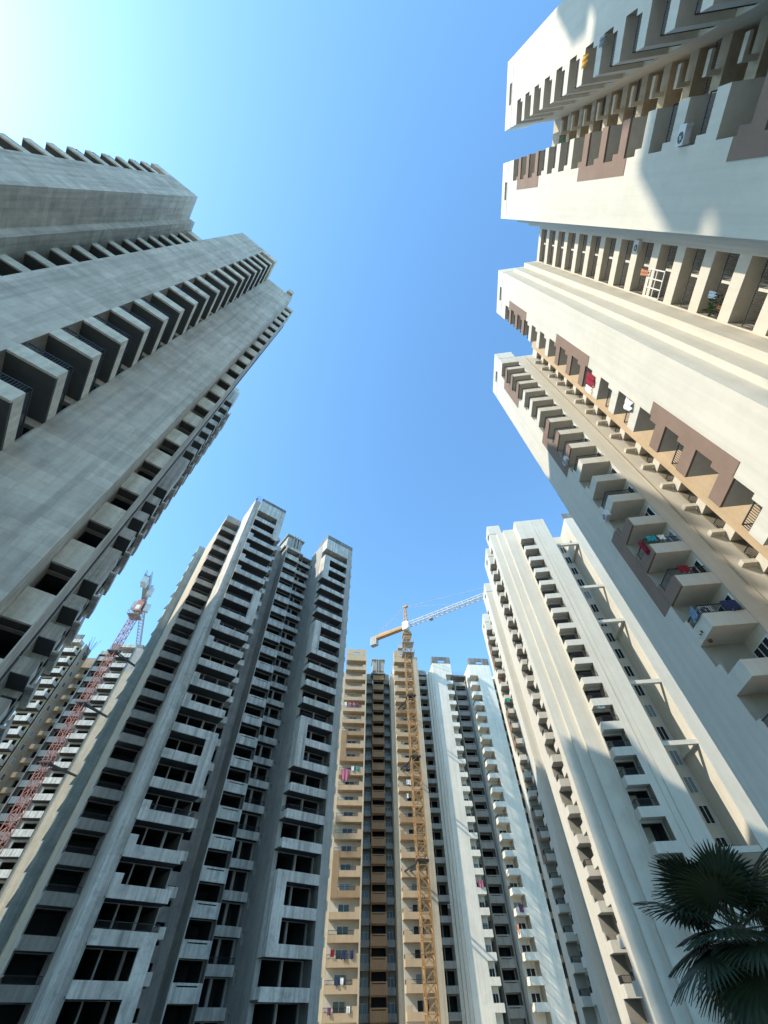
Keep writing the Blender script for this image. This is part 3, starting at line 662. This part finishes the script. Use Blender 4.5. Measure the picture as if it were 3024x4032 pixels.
mb = MB(); mb.box(-1.0, 1.0, -1.0, 1.0, 75.0, 78.6); mb.box(-.6, .6, -1.05, -1.0, 75.4, 76.8, 1); sub('slewing_ring', mb, ['crane_red', 'cab_white'], cr)
JR = math.atan2(19.0, -6.6)
sub('jib', lattice_jib(46, 1.4, 1.6, 1.7, 0.085, 0.05), ['crane_grey'], cr, (0, 0, 79.3), JR)
mb = MB(); mb.box(-11.5, -.8, -.7, .7, 79.0, 79.25); mb.box(-11.5, -.8, -.75, -.65, 79.25, 80.2); mb.box(-11.5, -.8, .65, .75, 79.25, 80.2); mb.bar((-11.4, -.7, 81), (-1, -.7, 81), .05); mb.bar((-11.4, .7, 81), (-1, .7, 81), .05)
for i in range(8): mb.bar((-11.4 + i * 1.5, -.7, 79.2), (-11.4 + i * 1.5, -.7, 81), .04); mb.bar((-11.4 + i * 1.5, .7, 79.2), (-11.4 + i * 1.5, .7, 81), .04)
sub('counter_jib', mb, ['crane_grey'], cr, (0, 0, 0), JR)
me = MB(); me.box(-.55, .55, -.7, .7, 0, 2.4); me = me.obj_mesh('counterweight', ['cab_white'])
for a, b, z in ((-10.8, 0, 76.9), (-9.2, 0, 77.0), (-5.0, -1.5, 77.6), (-0.4, -1.9, 75.4)):
    o = link('counterweight', me, cr, (a * math.cos(JR) - b * math.sin(JR), a * math.sin(JR) + b * math.cos(JR), z)); o.rotation_euler = (0, 0, JR)
mb = MB(); mb.box(-.1, 1.4, .8, 2.2, 76.0, 78.4); sub('cab', mb, ['cab_white'], cr, (0, 0, 0), JR)
mb = MB()
for a, b in ((-.6, -.6), (.6, -.6), (.6, .6), (-.6, .6)): mb.bar((a, b, 78.6), (a * .3, b * .3, 85.0), .09)
for i in range(4): z = 79.5 + i * 1.4; mb.bar((-.5, -.5, z), (.5, -.5, z + .7), .05); mb.bar((.5, -.5, z), (.5, .5, z + .7), .05)
sub('apex', mb, ['crane_grey'], cr, (0, 0, 0), JR)

# ------------------------------------------------------------------ fan palm
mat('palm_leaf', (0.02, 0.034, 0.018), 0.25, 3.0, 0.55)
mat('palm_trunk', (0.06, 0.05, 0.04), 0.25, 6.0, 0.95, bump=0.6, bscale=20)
def fan_palm(x, y, ztop, label):
    rt = empty('fan_palm', (x, y, 0), 0, label, 'palm tree')
    mb = MB(); N = 12; rings = 26
    for i in range(rings + 1):
        t = i / rings; z = t * ztop; r = 0.20 - 0.05 * t + 0.03 * (i % 2) + (0.10 * (1 - t) ** 6)
        for k in range(N):
            a = 2 * math.pi * k / N + i * .13; mb.v.append((r * math.cos(a), r * math.sin(a), z))
    for i in range(rings):
        for k in range(N): mb.f.append((i * N + k, i * N + (k + 1) % N, (i + 1) * N + (k + 1) % N, (i + 1) * N + k)); mb.m.append(0)
    sub('trunk', mb, ['palm_trunk'], rt)
    rnd = random.Random(3)
    specs = []
    for k in range(22):
        az = k * 2.39996 + rnd.uniform(-.2, .2); el = rad(76 - k * 5.6 + rnd.uniform(-6, 6)); specs.append((az, el, rnd.uniform(.85, 1.1), 0.0))
    for az, el, sc, _ in specs:
        mb = MB(); pl = 0.95 * sc; D = Vector((math.cos(el) * math.cos(az), math.cos(el) * math.sin(az), math.sin(el))); S = Vector((-math.sin(az), math.cos(az), 0)); Nn = D.cross(S)
        root = Vector((0, 0, ztop - .1)); prev = root; droop = Vector((0, 0, -1))
        for j in range(1, 7):
            t = j / 6; p = root + D * pl * t + droop * (0.10 * t * t); mb.bar(prev, p, 0.022 - .010 * t); prev = p
        hub = prev; D2 = (D + droop * .18).normalized(); Nn = D2.cross(S).normalized()
        nseg = 50; R_ = 1.25 * sc
        for j in range(nseg):
            a = rad(-128 + 256 * j / (nseg - 1)); fold = .05 * (1 if j % 2 else -1)
            d = (D2 * math.cos(a) + S * math.sin(a)).normalized(); l = R_ * (0.72 + .28 * math.cos(a * .5)) * rnd.uniform(.93, 1.04)
            wd = d.cross(Nn).normalized(); up = Nn * (-.16 * abs(math.sin(a)) )
            pts = []
            for q, ww in ((0.02, .006), (.30, .030), (.55, .040), (.80, .022), (1.0, .002)):
                c = hub + d * l * q + up * q * l * .6 + droop * (0.16 * l * max(0, q - .45) ** 1.6 * 2.2) + Nn * fold * q * (1 - q)
                pts.append((c - wd * ww * R_ , c + Nn * .012 * q * (1 if j % 2 else -1), c + wd * ww * R_))
            for q in range(4):
                a0, m0, b0 = pts[q]; a1, m1, b1 = pts[q + 1]
                mb.quad(tuple(a0), tuple(m0), tuple(m1), tuple(a1)); mb.quad(tuple(m0), tuple(b0), tuple(b1), tuple(m1))
        sub('frond', mb, ['palm_leaf'], rt)
    return rt
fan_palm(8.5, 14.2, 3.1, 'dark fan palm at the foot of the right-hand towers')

# ------------------------------------------------------------------ small things on the balconies
CLOTH = {'red': (0.24, 0.015, 0.03), 'pink': (0.42, 0.14, 0.20), 'white': (0.72, 0.72, 0.70), 'teal': (0.03, 0.30, 0.32), 'navy': (0.03, 0.04, 0.10), 'orange': (0.42, 0.19, 0.11),
         'yellow': (0.55, 0.30, 0.05), 'blue': (0.16, 0.24, 0.33), 'green': (0.02, 0.22, 0.15), 'purple': (0.16, 0.05, 0.12), 'grey': (0.25, 0.25, 0.26)}
for k_, v_ in CLOTH.items(): mat('cloth_' + k_, v_, 0.18, 4.0, 0.95)
mat('ac_white', (0.60, 0.60, 0.58), 0.05, 2.0, 0.5)
mat('ac_dark', (0.05, 0.05, 0.055), 0.1, 2.0, 0.5)
mat('pot_leaf', (0.05, 0.10, 0.03), 0.3, 6.0, 0.7)
mat('pot_clay', (0.25, 0.10, 0.05), 0.1, 4.0, 0.9)
def placed(T, x, y, z, rot): 
    p = T.world(x, y, z); return p, T.th + rad(rot)
def cloth(T, x, y, z, w_, h_, colr, label, rot=0, group=None, seed=0):
    """a washed cloth hung over a line: a sheet with folds and a little thickness; (x, y, z) = top middle"""
    rn = random.Random(seed * 13 + int(x * 7) + int(z)); n, m_ = 10, 7; mb = MB(); ph = rn.uniform(0, 6)
    def pt(i, j, s):
        u = i / n - .5; v = j / m_; return (u * w_ * (1 - .12 * v) + rn.uniform(-.004, .004), .06 * math.sin(u * 14 + ph) * (0.3 + v) + .02 * math.sin(v * 5 + ph) + s, -v * h_ * (1 + .07 * math.sin(u * 9 + ph)))
    for s in (-.006, .006):
        o_ = len(mb.v)
        for j in range(m_ + 1):
            for i in range(n + 1): mb.v.append(pt(i, j, s))
        for j in range(m_):
            for i in range(n): mb.f.append((o_ + j * (n + 1) + i, o_ + j * (n + 1) + i + 1, o_ + (j + 1) * (n + 1) + i + 1, o_ + (j + 1) * (n + 1) + i)); mb.m.append(0)
    o = link('hanging_cloth', mb.obj_mesh('hanging_cloth', ['cloth_' + colr])); o.location, rz = placed(T, x, y, z, rot); o.rotation_euler = (0, 0, rz)
    return tag(o, label, 'laundry', group or 'washing hung out on balconies')
ac_body = MB(); ac_body.box(-.42, .42, -.16, .16, 0, .58); ac_body.box(-.38, -.30, -.2, .2, -.06, 0); ac_body.box(.30, .38, -.2, .2, -.06, 0)
ac_bm = ac_body.obj_mesh('casing', ['ac_white'])
def disc(r, y, n=20, r0=0.0):
    mb = MB()
    for k in range(n):
        a, b = 2 * math.pi * k / n, 2 * math.pi * (k + 1) / n
        mb.quad((-.10 + r0 * math.cos(a), y, .29 + r0 * math.sin(a)), (-.10 + r * math.cos(a), y, .29 + r * math.sin(a)), (-.10 + r * math.cos(b), y, .29 + r * math.sin(b)), (-.10 + r0 * math.cos(b), y, .29 + r0 * math.sin(b)))
    return mb
fan = disc(.24, -.166); fan_m = fan.obj_mesh('fan_grille', ['ac_dark'])
hub = disc(.07, -.172); 
for k in range(6): a = k * math.pi / 3; hub.bar((-.10, -.172, .29), (-.10 + .23 * math.cos(a), -.172, .29 + .23 * math.sin(a)), .006)
hub_m = hub.obj_mesh('fan_hub', ['ac_white'])
def ac(T, x, y, z, rot, label):
    p, rz = placed(T, x, y, z, rot); e = empty('air_conditioner', p, rz, label, 'air conditioner', 'outdoor air conditioner units')
    c = link('casing', ac_bm, e); link('fan_grille', fan_m, e); link('fan_hub', hub_m, e); return e
def plant(T, x, y, z, label, s=1.0, seed=1):
    p, rz = placed(T, x, y, z, 0); e = empty('potted_plant', p, rz, label, 'plant', 'plants on balconies'); rn = random.Random(seed)
    mb = MB(); n = 10
    for k in range(n):
        a, b = 2 * math.pi * k / n, 2 * math.pi * (k + 1) / n
        mb.quad((.10 * s * math.cos(a), .10 * s * math.sin(a), 0), (.10 * s * math.cos(b), .10 * s * math.sin(b), 0), (.14 * s * math.cos(b), .14 * s * math.sin(b), .25 * s), (.14 * s * math.cos(a), .14 * s * math.sin(a), .25 * s))
    sub('pot', mb, ['pot_clay'], e)
    mb = MB()
    for k in range(70):
        az = rn.uniform(0, 6.28); el = rn.uniform(.2, 1.5); l = rn.uniform(.25, .6) * s; d = Vector((math.cos(az) * math.cos(el), math.sin(az) * math.cos(el), math.sin(el))); q = Vector((0, 0, .25 * s)) + d * l; sd = d.cross(Vector((0, 0, 1))).normalized() * .05 * s; tip = q + d * .14 * s + Vector((0, 0, -.05 * s))
        mb.quad(tuple(q - d * .1 * s), tuple(q + sd), tuple(tip), tuple(q - sd)); mb.bar((0, 0, .25 * s), tuple(q), .004)
    sub('foliage', mb, ['pot_leaf'], e); return e

R, D, C, P = R_T, D_T, C_T, P_T
# near right tower (x = -p)
cloth(R, -13.6, 16.3, 35.6, 1.1, 1.5, 'red', 'dark red cloth hung below a brown panel on the nearest right tower', seed=1)
cloth(R, -14.4, 16.3, 35.4, 0.6, 1.1, 'white', 'white cloth beside the dark red cloth on the nearest right tower', seed=2)
cloth(R, -14.85, 17.4, 37.6, 1.3, 1.0, 'purple', 'dark patterned cloth above the tan wall strip', rot=90, seed=3)
cloth(R, -13.2, 16.25, 29.0, 0.9, 0.9, 'white', 'white sheet tied to a balcony above the big brown panel', seed=4)
cloth(R, 6.7, 16.2, 45.2, 0.7, 0.9, 'yellow', 'yellow cloth with blue edge high on the upper right tower wing', seed=5)
cloth(R, 7.1, 16.25, 42.6, 0.5, 0.9, 'grey', 'grey clothes drying on the upper right tower wing', seed=6)
cloth(R, -20.86, 16.9, 22.95, 0.6, 0.5, 'teal', 'teal cloth over a dark balcony railing on the shaded wing', rot=90, seed=7)
cloth(R, -20.86, 17.6, 22.95, 0.5, 0.45, 'white', 'white cloth over the railing next to the teal cloth', rot=90, seed=8)
cloth(R, -21.3, 16.3, 22.95, 0.55, 1.2, 'red', 'long red cloth at the corner of a shaded balcony', seed=9)
cloth(R, -20.86, 17.35, 19.95, 0.7, 0.6, 'red', 'small red cloth over a railing one floor below the teal cloth', rot=90, seed=10)
cloth(R, -20.86, 18.2, 16.95, 0.9, 0.7, 'navy', 'dark clothes heaped on a balcony railing end', rot=90, seed=11)
cloth(R, -21.5, 16.3, 16.95, 0.6, 0.7, 'blue', 'pale blue cloth hung at a shaded balcony front', seed=12)
cloth(R, -6.6, 20.55, 38.6, 0.5, 1.2, 'orange', 'orange and pink cloth in the window recess', seed=13)
cloth(R, -6.9, 20.5, 30.1, 0.4, 0.7, 'blue', 'light blue shirt in the lower window recess', seed=14)
cloth(R, 3.4, 21.3, 62.4, 0.8, 0.7, 'green', 'green sheet in the top gap between the upper wings', seed=15)
ac(R, -4.95, 20.55, 39.6, 0, 'white air conditioner at the upper edge of the window recess')
ac(R, 1.1, 16.3, 29.6, 0, 'white air conditioner on the shaded side of the upper wing')
ac(R, -22.45, 16.25, 36.2, 0, 'white air conditioner above a shaded balcony with double railing')
ac(R, -22.5, 16.25, 27.2, 0, 'white air conditioner lower on the shaded balcony corner')
ac(R, -21.4, 17.0, 16.35, 90, 'air conditioner among clothes on the lower shaded balcony')
plant(R, -7.6, 20.9, 29.0, 'green potted plant in the lower window recess', 1.3)
plant(R, -22.3, 16.7, 15.2, 'potted plant on a dark lower balcony', 1.1, 4)
# white grille closing one loggia of the recess
mb = MB(); x0, x1, y, z0, z1 = -8.1, -6.25, 20.56, 35.4, 37.3
for xx in (x0, (2 * x0 + x1) / 3, (x0 + 2 * x1) / 3, x1): mb.box(xx - .035, xx + .035, y - .03, y + .03, z0, z1)
for zz in (z0, (z0 + z1) / 2, z1): mb.box(x0, x1, y - .025, y + .025, zz - .035, zz + .035)
R.part('window_grille', mb, ['white_frame'])
# white tower behind
cloth(D, -85.8, 16.3, 49.8, 1.0, 0.9, 'red', 'red cloth on a balcony of the far wing of the white tower', seed=20)
cloth(D, -87.6, 17.0, 45.5, 0.8, 0.8, 'teal', 'teal cloth below the red cloth on the far wing', rot=90, seed=21)
cloth(D, -54.9, 22.2, 27.5, 1.2, 0.6, 'white', 'white washing over a railing at the end of the white tower', rot=90, seed=22)
# tan tower
for i, (x, z, w_, h_, cl, lb) in enumerate(((-0.3, 55.6, .7, .9, 'white', 'white cloth on the upper washing line of the tan tower'), (0.9, 55.5, .8, .9, 'pink', 'pink cloth on the upper washing line of the tan tower'), (2.0, 55.5, .7, .8, 'pink', 'right-hand pink cloth on the upper washing line'), (2.9, 55.5, .6, 1.0, 'purple', 'dark cloth at the end of the upper washing line'),
        (0.7, 39.6, 1.9, 2.4, 'pink', 'large red and white sheet draped down the tan tower'), (2.4, 40.2, .7, 1.0, 'white', 'white cloth right of the large sheet'), (3.5, 40.2, .7, .9, 'teal', 'pale teal cloth right of the large sheet'), (0.25, 10.7, .7, .9, 'red', 'red cloth on a low balcony of the tan tower'), (2.3, 10.5, .9, 1.0, 'navy', 'dark cloth beside the red one on the low balcony'), (3.7, 10.6, .7, 1.0, 'navy', 'dark cloth at the right end of the low balcony'),
        (1.2, 7.4, .8, .9, 'navy', 'dark jeans on the balcony under the red cloth'), (2.2, 7.4, .6, .8, 'white', 'white cloth on the balcony under the red cloth'), (0.3, 4.2, .6, .8, 'purple', 'dark red cloth on the lowest tan balcony'), (3.4, 4.3, .6, .7, 'white', 'white cloth on the lowest tan balcony'),
        (15.2, 41.0, .9, .8, 'navy', 'dark clothes left of the crane mast'), (15.6, 37.6, 1.0, 1.0, 'white', 'white clothes left of the crane mast'), (15.2, 34.8, .5, .9, 'white', 'single white shirt left of the crane mast'))):
    cloth(C, x, 105.85, z, w_, h_, cl, lb, seed=30 + i)
cloth(P, 29.7, 107.85, 20.4, 1.2, 1.1, 'pink', 'pink and white washing on a notch balcony of the pale tower', seed=60)
cloth(P, 37.2, 107.85, 16.8, 1.0, 1.1, 'purple', 'dark washing on a right-hand balcony of the pale tower', seed=61)
cloth(P, 36.15, 109, 14.2, 1.0, 1.4, 'orange', 'orange cloth at the open side of a pale tower balcony', rot=-90, seed=62)
ac(P, 38.2, 108.3, 39.3, 0, 'white air conditioner on a pale tower balcony')
ac(C, 20.0, 109.8, 21.3, 0, 'white air conditioner right of the crane mast')
ac(C, 23.2, 109.8, 16.5, 0, 'lower air conditioner right of the crane mast')
